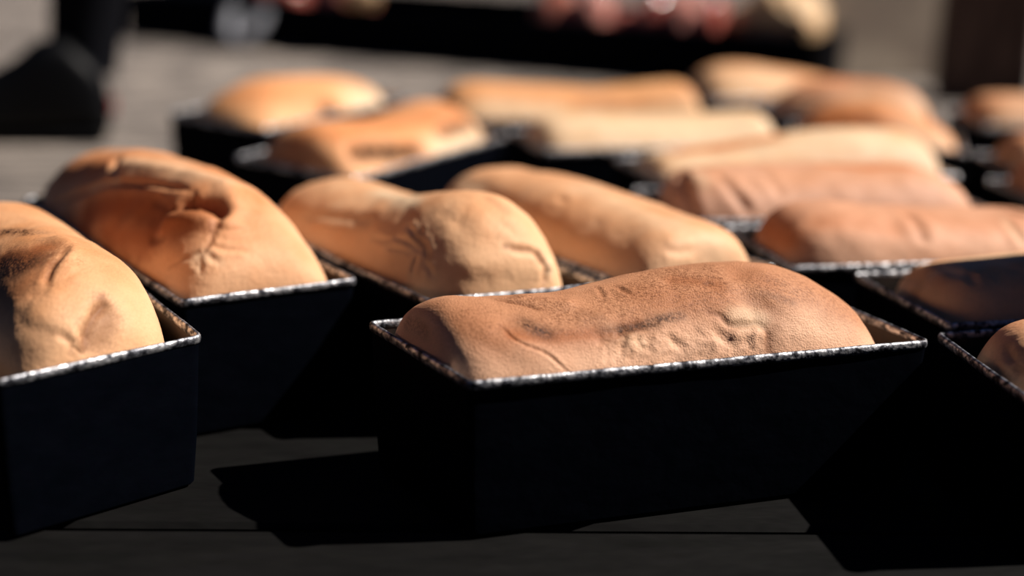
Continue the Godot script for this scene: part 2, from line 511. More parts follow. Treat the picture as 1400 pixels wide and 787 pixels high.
func _ready() -> void:
	noise.seed = 5
	noise.frequency = 0.01
	noise.fractal_octaves = 3
	fine.seed = 9
	fine.frequency = 0.05
	fine.fractal_octaves = 2
	TINTS = [Color.WHITE, lin(150, 84, 44), lin(48, 27, 17), lin(224, 194, 158), lin(196, 118, 68), lin(116, 70, 42)]

	# ------------------------------------------------ camera, sky, sun, exposure
	var cam := Camera3D.new()
	cam.name = "camera"
	add_child(cam)
	var lens := CameraAttributesPhysical.new()
	lens.frustum_focal_length = 91.17
	lens.frustum_focus_distance = 0.845
	lens.exposure_aperture = 3.5
	lens.frustum_near = 0.05
	lens.frustum_far = 100.0
	cam.attributes = lens
	cam.fov = 21.733
	cam.position = Vector3(0, 0.34, 0)
	cam.basis = Basis(Vector3.RIGHT, -atan2(563.5, 2050.0)) * Basis(Vector3.BACK, deg_to_rad(2.0))
	cam.current = true

	var env := Environment.new()
	env.background_mode = Environment.BG_SKY
	var sky := Sky.new()
	var air := ProceduralSkyMaterial.new()
	air.sky_top_color = Color(0.24, 0.34, 0.56)
	air.sky_horizon_color = Color(0.40, 0.47, 0.60)
	air.ground_bottom_color = Color(0.10, 0.10, 0.11)
	air.ground_horizon_color = Color(0.30, 0.34, 0.40)
	air.energy_multiplier = 0.2
	sky.sky_material = air
	env.sky = sky
	env.tonemap_mode = Environment.TONE_MAPPER_LINEAR
	env.tonemap_exposure = 1.0
	env.sdfgi_enabled = true
	env.ssao_enabled = true
	env.ssil_enabled = true
	var we := WorldEnvironment.new()
	we.name = "environment"
	we.environment = env
	add_child(we)

	var sun := DirectionalLight3D.new()
	sun.name = "sun"
	var az := deg_to_rad(6.0)
	var el := deg_to_rad(44.5)
	add_child(sun)
	sun.look_at_from_position(Vector3(cos(az) * cos(el), sin(el), -sin(az) * cos(el)) * 5.0, Vector3.ZERO)
	sun.light_color = Color(1.0, 0.965, 0.93)
	sun.light_energy = 2.25
	sun.light_angular_distance = 0.6
	sun.shadow_enabled = true

	make_materials()

	# ------------------------------------------------ floor of weathered boards, nearer ones with shade in their colour
	var floor_ := Node3D.new()
	floor_.name = "floor"
	floor_.set_meta("kind", "structure")
	add_child(floor_)
	floor_.rotation_degrees.y = 4.0
	var bed := piece("joist_bed", box_mesh(9.0, 0.03, 8.2, 0.002), M.subfloor, floor_)
	bed.position = Vector3(0, -0.055, -3.7)
	var rng := RandomNumberGenerator.new()
	rng.seed = 4
	var variants: Array = []
	for k in 4:
		variants.append(rng.randf_range(0.115, 0.165))
	var zz := 0.2
	var row := 0
	while zz > -7.6:
		var w: float = variants[rng.randi() % 4]
		var x0 := -4.4 + rng.randf_range(-0.9, 0.0)
		while x0 < 4.4:
			var ln: float = [2.4, 3.0, 3.6][rng.randi() % 3]
			var key := "pm%.3f_%.1f" % [w, ln]
			if not M.has(key):
				M[key] = box_mesh(ln - 0.004, 0.022, w - 0.006, 0.003)
			var pl := piece("plank", M[key], M["plank%d" % (rng.randi() % 4 + (4 if zz > -1.05 else 0))], floor_)  # boards near the camera take the tones with shade painted in
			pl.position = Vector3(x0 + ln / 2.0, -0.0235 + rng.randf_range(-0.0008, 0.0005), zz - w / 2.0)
			x0 += ln
		zz -= w
		row += 1

	# ------------------------------------------------ the corner of walls behind on the right
	var wr := lone("wall_right", box_mesh(0.36, 0.4, 0.10, 0.004), M.plaster, Vector3(0.68, -0.002, -2.83))
	wr.set_meta("kind", "structure")
	wr.rotation.y = atan2(0.35, 0.94)
	var post := lone("timber_post", box_mesh(0.15, 0.5, 0.10, 0.006), M.timber, Vector3(0.785, 0, -2.56))
	post.rotation.y = -0.15
	tag(post, "dark brown timber post at the right edge, in front of the grey-brown wall", "post")
	var sk := lone("cloth_bag", lump_mesh(Vector3(0.09, 0.075, 0.07), 0.35, 77, 24, 32), M.sack, Vector3(0.975, 0.065, -2.50))
	tag(sk, "pale grey bag at the right edge of the photo, behind the farthest loaves", "bag")

	# ------------------------------------------------ tins and loaves
	tin("long black loaf tin nearest the camera, holding the flat loaf with speckled brown crust", Vector2(0.0823, -0.8303), [Vector2(-0.103, 0.1048), Vector2(0.1628, 0.001), Vector2(0.1072, -0.1072), Vector2(-0.1669, 0.0013)], 1, 2)
	loaf("long low loaf with speckled brown crust and a wavy crease, in the nearest tin", Vector2(0.0823, -0.8303), [Vector2(-0.103, 0.1048), Vector2(0.1628, 0.001), Vector2(0.1072, -0.1072), Vector2(-0.1669, 0.0013)], [0.017, 0.935, 0.055, 0.95, 10, 5.5, 1, 0.9, 0.06], [0.0646, 0.0558, 0.0556, 0.0621, 0.0663, 0.0633, 0.0507], 430, 230, [lin(227, 178, 144), lin(188, 133, 97), 1.15, 1, 0.8], [
		[1, -1.5, 0.5, 5, 0.45, 1, [Vector3(-0.0889, 0.1085, 0.0636), Vector3(-0.0854, 0.1066, 0.0655), Vector3(-0.0824, 0.1038, 0.0685), Vector3(-0.0789, 0.1014, 0.0701), Vector3(-0.0735, 0.0987, 0.0708), Vector3(-0.0672, 0.0968, 0.0701), Vector3(-0.0614, 0.094, 0.0703), Vector3(-0.055, 0.089, 0.0713), Vector3(-0.0504, 0.0858, 0.0714)]],
		[9, 1.2, 0, 0, 0, 1, [Vector3(-0.0928, 0.1067, 0.0682), Vector3(-0.0829, 0.1015, 0.0716), Vector3(-0.0708, 0.0951, 0.0731), Vector3(-0.0612, 0.0901, 0.0731)]],
		[1.6, -2.2, 0.8, 5, 0.4, 1.6, [Vector3(-0.0893, 0.1146, 0.0354), Vector3(-0.0822, 0.1143, 0.0379), Vector3(-0.0738, 0.1135, 0.0397), Vector3(-0.067, 0.1122, 0.0434)]],
		[7, 2.6, 0, 0, 0, 1, [Vector3(-0.0751, 0.1144, 0.0299), Vector3(-0.0643, 0.1141, 0.0321), Vector3(-0.0532, 0.1134, 0.0342)]],
		[1.3, -1.6, 0.7, 5, 0.35, 1.4, [Vector3(-0.0343, 0.1175, 0.0099), Vector3(-0.0323, 0.1167, 0.0195), Vector3(-0.031, 0.1146, 0.028)]],
		[1.5, -1.8, 0.9, 5, 0.4, 1.5, [Vector3(-0.0232, 0.1187, 0.0134), Vector3(-0.0202, 0.1179, 0.0186), Vector3(-0.0157, 0.1167, 0.0232)]],
		[2.2, -2.6, 0.3, 5, 0.65, 2.2, [Vector3(0.0284, 0.1092, 0.0273), Vector3(0.0337, 0.1077, 0.0271), Vector3(0.0364, 0.1049, 0.0288), Vector3(0.0386, 0.1029, 0.0296), Vector3(0.0448, 0.1021, 0.028), Vector3(0.0548, 0.1024, 0.0241), Vector3(0.0596, 0.1002, 0.0237), Vector3(0.062, 0.0965, 0.0249), Vector3(0.0617, 0.0914, 0.0275), Vector3(0.0641, 0.086, 0.0287)]],
		[5, -1.2, 0, 5, 0.4, 5, [Vector3(0.055, 0.1057, 0.0215), Vector3(0.0603, 0.1024, 0.0219), Vector3(0.0641, 0.099, 0.0227), Vector3(0.0626, 0.094, 0.026)]],
		[6, 0.8, 0, 3, 0.5, 7, [Vector3(0.0428, 0.1074, 0.0245), Vector3(0.049, 0.1066, 0.023), Vector3(0.0564, 0.1057, 0.0209)]],
		[7, 1.2, 0, 0, 0, 1, [Vector3(0.0444, 0.0986, 0.0304), Vector3(0.0516, 0.0989, 0.0276), Vector3(0.0578, 0.0965, 0.0266)]],
		[7, -0.7, 0, 5, 0.35, 7, [Vector3(0.0544, 0.1133, 0.0141), Vector3(0.0617, 0.1097, 0.0152), Vector3(0.0666, 0.1076, 0.0152)]],
		[11, -2, 0, 0, 0, 1, [Vector3(0.0469, 0.1239, -0.0026), Vector3(0.0506, 0.1173, 0.0103), Vector3(0.0553, 0.1116, 0.0158)]],
		[9, 0, -1.3, 0, 0, 1, [Vector3(-0.0293, 0.0945, 0.0578), Vector3(-0.0105, 0.0949, 0.0511), Vector3(0.0123, 0.0951, 0.0437), Vector3(0.0351, 0.0944, 0.0361), Vector3(0.0545, 0.0927, 0.0298)]],
		[2.6, -0.9, 0.6, 0, 0, 1, [Vector3(0.0284, 0.102, 0.0336), Vector3(0.0342, 0.0979, 0.0344), Vector3(0.0398, 0.0934, 0.0349), Vector3(0.0426, 0.087, 0.0366)]],
		[2.2, -1.4, 0.9, 0, 0, 1, [Vector3(0.0031, 0.0996, 0.0435), Vector3(0.009, 0.0959, 0.0443), Vector3(0.0129, 0.0928, 0.0448)]],
		[7, 0, -0.8, 3, 0.35, 6, [Vector3(-0.027, 0.1018, 0.05), Vector3(-0.019, 0.1008, 0.0487), Vector3(-0.013, 0.0977, 0.0498)]],
		[12, 0, -0.4, 0, 0, 1, [Vector3(0.0821, 0.0947, 0.0177), Vector3(0.0866, 0.0907, 0.0178)]],
		[4, -0.8, 0, 1, 0.7, 5.5, [Vector3(-0.0819, 0.1044, 0.0673), Vector3(-0.0592, 0.1016, 0.0616), Vector3(-0.0426, 0.1019, 0.0551), Vector3(-0.027, 0.1018, 0.05), Vector3(-0.0135, 0.105, 0.0427)]],
		[14, -0.6, 0, 1, 0.25, 14, [Vector3(-0.1064, 0.1103, 0.0629), Vector3(-0.097, 0.1064, 0.0695), Vector3(-0.0907, 0.1024, 0.0733)]],
		[7, -1, 0, 1, 0.55, 8, [Vector3(0.0097, 0.1225, 0.0069), Vector3(0.0265, 0.1221, 0.0079), Vector3(0.032, 0.1215, 0.0082)]],
		[9, -0.4, 0, 1, 0.35, 11, [Vector3(0.0479, 0.1249, -0.0068), Vector3(0.0642, 0.1201, -0.0008)]],
		[12, -0.3, 0, 1, 0.35, 13, [Vector3(-0.0101, 0.1167, 0.0235), Vector3(0.0142, 0.1144, 0.0245), Vector3(0.0324, 0.1156, 0.0185)]],
		[7, 0, 0, 5, 0.3, 6, [Vector3(0.0668, 0.0989, 0.0216), Vector3(0.0699, 0.0914, 0.0243)]],
		[4, -0.4, 0, 2, 0.8, 6, [Vector3(-0.0749, 0.1084, 0.0572), Vector3(-0.0677, 0.1052, 0.0598), Vector3(-0.0631, 0.1038, 0.0601)]],
		[2.5, -0.8, 0, 2, 0.75, 3.6, [Vector3(-0.0217, 0.1031, 0.0469), Vector3(-0.0087, 0.1048, 0.0418), Vector3(0.0012, 0.1071, 0.037), Vector3(0.0116, 0.1084, 0.0329)]],
		[3, -0.4, 0, 2, 0.35, 4, [Vector3(-0.0321, 0.1031, 0.05), Vector3(-0.0189, 0.1035, 0.0458), Vector3(-0.0028, 0.1057, 0.0395)]],
		[4, -1, 0, 2, 0.38, 5, [Vector3(-0.1389, 0.0982, 0.0327), Vector3(-0.1335, 0.1004, 0.042), Vector3(-0.1287, 0.0993, 0.0508)]],
		[6, 0.8, 0, 2, 0.3, 6, [Vector3(-0.0428, 0.1093, 0.0435), Vector3(-0.0347, 0.1086, 0.0426)]],
		[3, -0.6, 0, 2, 0.5, 3, [Vector3(0.0271, 0.1216, 0.0089), Vector3(0.0306, 0.1214, 0.0088)]],
		[2.5, -0.4, 0, 2, 0.35, 4, [Vector3(0.0612, 0.1157, 0.0083), Vector3(0.0705, 0.1129, 0.0078), Vector3(0.0778, 0.1106, 0.007)]],
		[4, 0, 0, 2, 0.3, 5, [Vector3(0.0269, 0.0913, 0.0406), Vector3(0.0126, 0.0879, 0.0473)]],
	], 1)
	tin("black loaf tin cut off by the left edge of the photo, nearest on that side", Vector2(-0.2861, -0.8659), [Vector2(0.1175, 0.0741), Vector2(-0.0303, -0.1637), Vector2(-0.1175, -0.0741), Vector2(0.0303, 0.1637)], 2, 2)
	loaf("round golden loaf with a black scorched spot, cut off by the left edge", Vector2(-0.2861, -0.8659), [Vector2(0.1175, 0.0741), Vector2(-0.0303, -0.1637), Vector2(-0.1175, -0.0741), Vector2(0.0303, 0.1637)], [0.03, 0.97, 0.055, 0.945, 4.5, 3.2, 0.9, 0.88, 0.06], [0.0804, 0.0772, 0.0728, 0.0697, 0.0679, 0.0736, 0.0816], 300, 190, [lin(227, 177, 134), lin(202, 140, 93), 0.7, 0.15, 0.9], [
		[16, -1, 0, 1, 0.9, 13, [Vector3(-0.0008, 0.1237, 0.0523), Vector3(0.0181, 0.129, 0.0658), Vector3(0.0227, 0.1315, 0.0571)]],
		[14, -0.4, 0, 1, 0.6, 13, [Vector3(0.0098, 0.1145, 0.0878), Vector3(0.0229, 0.1184, 0.0974), Vector3(0.0286, 0.1249, 0.0899)]],
		[2, -3.4, 1.4, 5, 0.6, 1.9, [Vector3(0.039, 0.1321, 0.0579), Vector3(0.0401, 0.1306, 0.0747), Vector3(0.0384, 0.1292, 0.0816), Vector3(0.0381, 0.1266, 0.0899), Vector3(0.0382, 0.1241, 0.096), Vector3(0.0406, 0.1226, 0.0993)]],
		[6, 1.5, 0, 0, 0, 1, [Vector3(0.0272, 0.132, 0.0362), Vector3(0.041, 0.1319, 0.0558), Vector3(0.0443, 0.1283, 0.0836)]],
		[3, -1.2, 0.5, 0, 0, 1, [Vector3(0.0406, 0.1226, 0.0993), Vector3(0.0375, 0.1197, 0.1039), Vector3(0.029, 0.1161, 0.1055)]],
		[1.6, -0.8, 0.6, 0, 0, 1, [Vector3(0.0469, 0.1244, 0.0943), Vector3(0.0523, 0.1261, 0.0859)]],
		[3.2, -3, 0.8, 5, 0.6, 2.6, [Vector3(0.0671, 0.1155, 0.093), Vector3(0.0687, 0.1117, 0.0963), Vector3(0.0654, 0.108, 0.1039), Vector3(0.0636, 0.1031, 0.1095), Vector3(0.0628, 0.0987, 0.1127), Vector3(0.0626, 0.0925, 0.1154)]],
		[9, -2.2, 0, 5, 0.6, 9, [Vector3(0.0705, 0.1057, 0.1003), Vector3(0.0707, 0.1009, 0.1034), Vector3(0.0688, 0.0968, 0.1077)]],  # shade beside the fold, painted as a dark tint
		[2.2, -1.8, 0.8, 5, 0.35, 2, [Vector3(0.0482, 0.1024, 0.1208), Vector3(0.0538, 0.0996, 0.1195), Vector3(0.0566, 0.0964, 0.119), Vector3(0.056, 0.0919, 0.1212)]],
		[4, -0.8, 0.3, 0, 0, 1, [Vector3(0.0288, 0.108, 0.1143), Vector3(0.0345, 0.1044, 0.12), Vector3(0.045, 0.1029, 0.1215)]],
		[3, -1.5, 0, 5, 0.4, 4, [Vector3(0.0592, 0.0911, 0.1189), Vector3(0.0603, 0.093, 0.1174)]],
		[8, -0.6, 0, 5, 0.35, 9, [Vector3(0.0388, 0.0996, 0.1241), Vector3(0.0363, 0.0944, 0.1268)]],
		[2, -1, 0.8, 0, 0, 1, [Vector3(0.0593, 0.1033, 0.1132), Vector3(0.061, 0.0982, 0.1145)]],
		[15, -0.8, 0, 2, 1, 14, [Vector3(-0.0004, 0.1209, 0.0604), Vector3(0.0134, 0.1243, 0.0746)]],
		[5, 1, 0, 2, 1, 8, [Vector3(-0.0186, 0.1262, 0.0047), Vector3(-0.0082, 0.1288, 0.0074), Vector3(0.0057, 0.1306, 0.0196)]],
		[6, 0, 0, 2, 0.35, 6, [Vector3(0.0162, 0.1316, 0.0391), Vector3(0.0269, 0.1323, 0.0509)]],
	], 2)
	tin("black loaf tin under the tall loaf with the dark brown hollow on top", Vector2(-0.2381, -1.0241), [Vector2(0.1414, 0.1018), Vector2(-0.0402, -0.1675), Vector2(-0.1414, -0.1018), Vector2(0.0402, 0.1675)], 3, 2)
	loaf("tall loaf with a deep orange-brown top and a dark hooked hollow", Vector2(-0.2381, -1.0241), [Vector2(0.1414, 0.1018), Vector2(-0.0402, -0.1675), Vector2(-0.1414, -0.1018), Vector2(0.0402, 0.1675)], [0.03, 0.985, 0.055, 0.965, 12, 6, 0.9, 0.88, 0.06], [0.0588, 0.0799, 0.0834, 0.0818, 0.0784, 0.0728, 0.0725], 320, 200, [lin(227, 175, 133), lin(204, 138, 92), 0.8, 0.2, 0.9], [
		[17, -3, 0, 1, 0.95, 17, [Vector3(-0.0617, 0.1045, -0.004), Vector3(-0.0241, 0.1189, 0.0407), Vector3(0.0083, 0.1238, 0.0829)]],
		[15, -1, 0, 1, 0.85, 17, [Vector3(-0.0329, 0.0966, 0.0442), Vector3(0.0041, 0.1092, 0.0914), Vector3(0.0267, 0.1218, 0.1069)]],
		[12, 0, 0, 1, 0.55, 13, [Vector3(-0.0848, 0.0906, -0.0311), Vector3(-0.0591, 0.0905, 0.0075)]],
		[7, -0.6, 0, 5, 0.45, 8, [Vector3(-0.0272, 0.1122, 0.0427), Vector3(0.0105, 0.1211, 0.0891)]],
		[2.5, -4, 1.5, 5, 0.2, 2.5, [Vector3(-0.1075, 0.0884, -0.065), Vector3(-0.0883, 0.103, -0.0445), Vector3(-0.0699, 0.113, -0.0244), Vector3(-0.0372, 0.1267, 0.0089), Vector3(-0.0082, 0.1339, 0.0414), Vector3(0.0191, 0.138, 0.07), Vector3(0.0328, 0.1383, 0.084)]],
		[9, 3.5, 0, 3, 0.45, 10, [Vector3(-0.0351, 0.1355, -0.0103), Vector3(-0.0112, 0.1394, 0.0167), Vector3(0.0137, 0.142, 0.0445), Vector3(0.0339, 0.1428, 0.0623), Vector3(0.0509, 0.1411, 0.0758)]],
		[3, -3, 1.2, 3, 0.4, 3, [Vector3(-0.0483, 0.1349, -0.0363), Vector3(-0.044, 0.1323, -0.0155), Vector3(-0.038, 0.1293, 0.0027)]],
		[8, 1, 0, 4, 0.7, 12, [Vector3(-0.0977, 0.115, -0.076), Vector3(-0.0737, 0.1259, -0.0558), Vector3(-0.056, 0.1306, -0.0334)]],
		[3, 0.8, 0, 3, 0.6, 3.5, [Vector3(-0.0364, 0.1277, 0.0084), Vector3(-0.0486, 0.1218, -0.0015), Vector3(-0.0663, 0.1145, -0.0204)]],
		[6.5, -7.5, 0, 1, 0.75, 6.5, [Vector3(0.0277, 0.1325, 0.0926), Vector3(0.0381, 0.1344, 0.0962), Vector3(0.0478, 0.1334, 0.0996), Vector3(0.0524, 0.1304, 0.1041)]],  # dent of the hollow, its shaded wall also painted brown
		[2.6, -3.4, 1.2, 5, 0.5, 2.6, [Vector3(0.0328, 0.1383, 0.084), Vector3(0.0313, 0.1343, 0.0921), Vector3(0.0226, 0.1297, 0.0924), Vector3(0.011, 0.1235, 0.0869)]],
		[2.6, -4, 1.6, 5, 0.4, 2.4, [Vector3(0.0527, 0.1314, 0.1024), Vector3(0.055, 0.1275, 0.108), Vector3(0.0528, 0.124, 0.1134), Vector3(0.0523, 0.1198, 0.1188)]],
		[9, 3.5, 0, 0, 0, 1, [Vector3(0.0557, 0.1381, 0.0864), Vector3(0.061, 0.131, 0.0999), Vector3(0.0597, 0.1251, 0.1103)]],
		[8, 3.5, 0, 1, 0.4, 9, [Vector3(0.0179, 0.1224, 0.0972), Vector3(0.033, 0.1264, 0.106), Vector3(0.0447, 0.125, 0.1119)]],
		[1.6, -2.2, 1.1, 5, 0.3, 1.6, [Vector3(0.0523, 0.1198, 0.1188), Vector3(0.0509, 0.1151, 0.1244), Vector3(0.0469, 0.1101, 0.1291), Vector3(0.0387, 0.1061, 0.13), Vector3(0.0248, 0.098, 0.1249)]],
		[1.8, -1.6, 1.1, 0, 0, 1, [Vector3(0.0497, 0.1133, 0.1262), Vector3(0.0601, 0.1114, 0.1274), Vector3(0.075, 0.1101, 0.1228)]],
		[1.6, -1.2, 0.9, 0, 0, 1, [Vector3(0.0536, 0.1214, 0.1167), Vector3(0.061, 0.1202, 0.1167), Vector3(0.072, 0.1207, 0.1106)]],
		[1.8, -1.4, 1.1, 3, 0.3, 3, [Vector3(0.0446, 0.1079, 0.1306), Vector3(0.047, 0.1038, 0.135), Vector3(0.0468, 0.0982, 0.1395)]],
		[1.8, -1.2, 1, 3, 0.3, 3, [Vector3(0.0424, 0.1056, 0.1321), Vector3(0.0437, 0.1013, 0.1363)]],
		[1.8, -1.4, 1.1, 3, 0.3, 3, [Vector3(0.0493, 0.1089, 0.1307), Vector3(0.0545, 0.1059, 0.1337), Vector3(0.0592, 0.1042, 0.1344)]],
		[3, -1.6, 0.8, 2, 0.4, 3, [Vector3(0.0041, 0.1092, 0.0914), Vector3(0.0085, 0.1087, 0.0979), Vector3(0.0168, 0.1114, 0.1066)]],
		[4, -1.2, 0, 2, 0.3, 4, [Vector3(0.0009, 0.1284, 0.0655), Vector3(0.0167, 0.1275, 0.0889)]],
	], 3)
	tin("black loaf tin under the two-humped loaf, just behind the left end of the nearest tin", Vector2(-0.0756, -1.0174), [Vector2(0.1391, 0.0858), Vector2(-0.0248, -0.1412), Vector2(-0.1391, -0.0858), Vector2(0.0248, 0.1412)], 4, 2)
	loaf("two-humped pale loaf with a puckered knot in its side and a folded right end", Vector2(-0.0756, -1.0174), [Vector2(0.1391, 0.0858), Vector2(-0.0248, -0.1412), Vector2(-0.1391, -0.0858), Vector2(0.0248, 0.1412)], [0.03, 0.97, 0.055, 0.945, 4.5, 3.2, 0.9, 0.88, 0.06], [0.0917, 0.0889, 0.0759, 0.0646, 0.0621, 0.0654, 0.0763], 320, 200, [lin(229, 183, 141), lin(214, 156, 111), 0.7, 0.1, 0.9], [
		[13, -0.6, 0, 0, 0, 1, [Vector3(-0.0006, 0.1254, 0.054), Vector3(0.0112, 0.1274, 0.0731), Vector3(0.0291, 0.1241, 0.0946), Vector3(0.0451, 0.1199, 0.1031)]],
		[9, -1, 0, 0, 0, 1, [Vector3(0.0085, 0.1319, 0.048), Vector3(0.0054, 0.1268, 0.0638), Vector3(0.0004, 0.119, 0.0693)]],
		[8, 0.6, 0, 3, 0.9, 9, [Vector3(-0.0191, 0.1221, -0.0194), Vector3(-0.0051, 0.1254, 0.0121), Vector3(0.0093, 0.1311, 0.0588)]],
		[4, -1, 0.4, 3, 0.5, 7, [Vector3(-0.0744, 0.1015, -0.0288), Vector3(-0.0425, 0.1086, 0.0075), Vector3(-0.022, 0.1137, 0.0359)]],
		[1.7, -2, 1.3, 3, 0.4, 3, [Vector3(0.0062, 0.1211, 0.0755), Vector3(0.0105, 0.119, 0.0834), Vector3(0.0139, 0.1159, 0.0898)]],
		[1.8, -2.4, 1.5, 3, 0.4, 3, [Vector3(-0.0021, 0.1118, 0.0735), Vector3(0.0071, 0.1125, 0.085), Vector3(0.02, 0.1081, 0.1002)]],
		[1.7, -1.8, 1.2, 3, 0.4, 3, [Vector3(-0.0076, 0.1043, 0.0716), Vector3(0.0039, 0.1069, 0.0852), Vector3(0.0126, 0.1074, 0.0942)]],
		[1.8, -2.4, 1.5, 3, 0.3, 3, [Vector3(0.0152, 0.1051, 0.0978), Vector3(0.0137, 0.1008, 0.0986), Vector3(0.0116, 0.093, 0.0996)]],
		[1.8, -2.2, 1.4, 3, 0.3, 3, [Vector3(0.0201, 0.1018, 0.1034), Vector3(0.0232, 0.1005, 0.1061), Vector3(0.0261, 0.096, 0.1095)]],
		[1.8, -1.4, 1, 3, 0.3, 3, [Vector3(-0.0193, 0.1065, 0.0516), Vector3(-0.0102, 0.1076, 0.0651), Vector3(-0.0018, 0.1106, 0.0749)]],
		[2, -2.2, 1.3, 5, 0.3, 2, [Vector3(0.0123, 0.1162, 0.0879), Vector3(0.0195, 0.1129, 0.0969), Vector3(0.023, 0.1068, 0.1031)]],
		[1.8, -1.6, 1, 5, 0.2, 2, [Vector3(0.0152, 0.121, 0.0865), Vector3(0.0184, 0.119, 0.0914)]],
		[4, -0.6, 0.2, 0, 0, 1, [Vector3(0.0307, 0.1309, 0.0879), Vector3(0.0396, 0.128, 0.095), Vector3(0.0442, 0.1346, 0.0873)]],
		[5, -0.7, 0.4, 0, 0, 1, [Vector3(0.0426, 0.1269, 0.0967), Vector3(0.0527, 0.12, 0.1027), Vector3(0.0612, 0.1189, 0.1016)]],
		[3, -0.6, 0.5, 0, 0, 1, [Vector3(0.066, 0.1267, 0.0929), Vector3(0.076, 0.1228, 0.0914)]],
		[5, 0, 0, 5, 0.3, 5, [Vector3(0.0592, 0.1391, 0.0728), Vector3(0.0687, 0.1341, 0.0798)]],
		[2.2, -3.4, 1.4, 5, 0.6, 2.4, [Vector3(0.0702, 0.1149, 0.1006), Vector3(0.0773, 0.1125, 0.0983), Vector3(0.0857, 0.1113, 0.0937), Vector3(0.0911, 0.1083, 0.0911), Vector3(0.0946, 0.1037, 0.0905)]],
		[2.4, -3.6, 1.4, 5, 0.5, 2.2, [Vector3(0.0912, 0.1073, 0.0916), Vector3(0.0957, 0.1006, 0.0911), Vector3(0.0961, 0.0944, 0.0932), Vector3(0.0954, 0.0896, 0.0951)]],
		[3, 1.6, 0, 3, 0.7, 3, [Vector3(0.0983, 0.1022, 0.0869), Vector3(0.0991, 0.0966, 0.0894)]],
		[8, 1.6, 0, 0, 0, 1, [Vector3(0.05, 0.104, 0.1116), Vector3(0.0692, 0.1055, 0.1054), Vector3(0.087, 0.1022, 0.0972)]],
	], 4)
	tin("black tin under the smooth right-slanting loaf behind the nearest one", Vector2(0.0496, -1.0719), [Vector2(-0.1319, -0.0782), Vector2(0.0298, 0.1504), Vector2(0.1319, 0.0782), Vector2(-0.0298, -0.1504)], 5, 1)
	loaf("smooth tan loaf slanting down to the right, just behind the nearest loaf", Vector2(0.0496, -1.0719), [Vector2(-0.1319, -0.0782), Vector2(0.0298, 0.1504), Vector2(0.1319, 0.0782), Vector2(-0.0298, -0.1504)], [0.022, 0.985, 0.055, 0.945, 9, 6, 0.75, 0.8, 0.06], [0.0641, 0.061, 0.0637, 0.0638, 0.0617, 0.062, 0.0683], 220, 120, [lin(229, 183, 143), lin(214, 156, 111), 0.8, 0.1, 0.8], [
		[6, -1.4, 0, 3, 0.3, 8, [Vector3(-0.0711, 0.111, -0.0334), Vector3(-0.0571, 0.1086, -0.0068), Vector3(-0.0474, 0.1051, 0.0118)]],
		[8, -1.2, 0, 3, 0.7, 11, [Vector3(-0.101, 0.1016, -0.0674), Vector3(-0.096, 0.1083, -0.072), Vector3(-0.0775, 0.1119, -0.047)]],
		[3, -1.5, 0.6, 0, 0, 1, [Vector3(-0.0201, 0.1187, 0.0224), Vector3(-0.0117, 0.1186, 0.0324)]],
		[3, -1.2, 0.8, 0, 0, 1, [Vector3(0.0469, 0.1087, 0.1223), Vector3(0.0584, 0.1067, 0.1207), Vector3(0.0714, 0.1068, 0.1127)]],
		[10, 0.6, 0, 3, 0.35, 12, [Vector3(0.0014, 0.1237, 0.0053), Vector3(0.0463, 0.1204, 0.0931), Vector3(0.0848, 0.1047, 0.104)]],
	], 5)
	tin("black loaf tin with a bright front rim, under the smooth long right-hand loaf", Vector2(0.308, -1.086), [Vector2(-0.1198, 0.0957), Vector2(0.1512, 0.0253), Vector2(0.1198, -0.0957), Vector2(-0.1512, -0.0253)], 6, 1)
	loaf("long smooth loaf with an orange left end, running out of the right edge", Vector2(0.308, -1.086), [Vector2(-0.1198, 0.0957), Vector2(0.1512, 0.0253), Vector2(0.1198, -0.0957), Vector2(-0.1512, -0.0253)], [0.02, 0.97, 0.055, 0.945, 3.4, 2.4, 0.62, 0.75, 0.06], [0.0927, 0.0706, 0.0564, 0.0519, 0.0518, 0.0584, 0.0652], 180, 90, [lin(215, 167, 136), lin(200, 143, 109), 0.8, 0, 0.9], [
		[4, -2.5, 1, 5, 0.6, 4, [Vector3(0.059, 0.1096, -0.0338), Vector3(0.0678, 0.1098, -0.0269), Vector3(0.0681, 0.1099, -0.0042)]],
		[4, -2, 1, 5, 0.3, 4, [Vector3(-0.0236, 0.113, 0.02), Vector3(-0.0202, 0.1095, 0.0391), Vector3(-0.0191, 0.1027, 0.0497)]],
		[3, -2, 1, 3, 0.4, 4, [Vector3(0.05, 0.1087, 0.0128), Vector3(0.0549, 0.1035, 0.0256), Vector3(0.0582, 0.0968, 0.0324)]],
		[10, 0, 0, 4, 0.8, 15, [Vector3(-0.126, 0.099, 0.0149), Vector3(-0.1248, 0.0994, 0.0217), Vector3(-0.1143, 0.0973, 0.0553)]],
		[10, -1.5, 0, 4, 0.3, 12, [Vector3(-0.0935, 0.1124, 0.0533), Vector3(-0.0413, 0.1086, 0.0497)]],
	], 6)
	tin("black loaf tin under the loaf with finger-like folds at its left end", Vector2(0.2474, -1.2142), [Vector2(-0.1234, 0.091), Vector2(0.1501, 0.0311), Vector2(0.1234, -0.091), Vector2(-0.1501, -0.0311)], 7, 1)
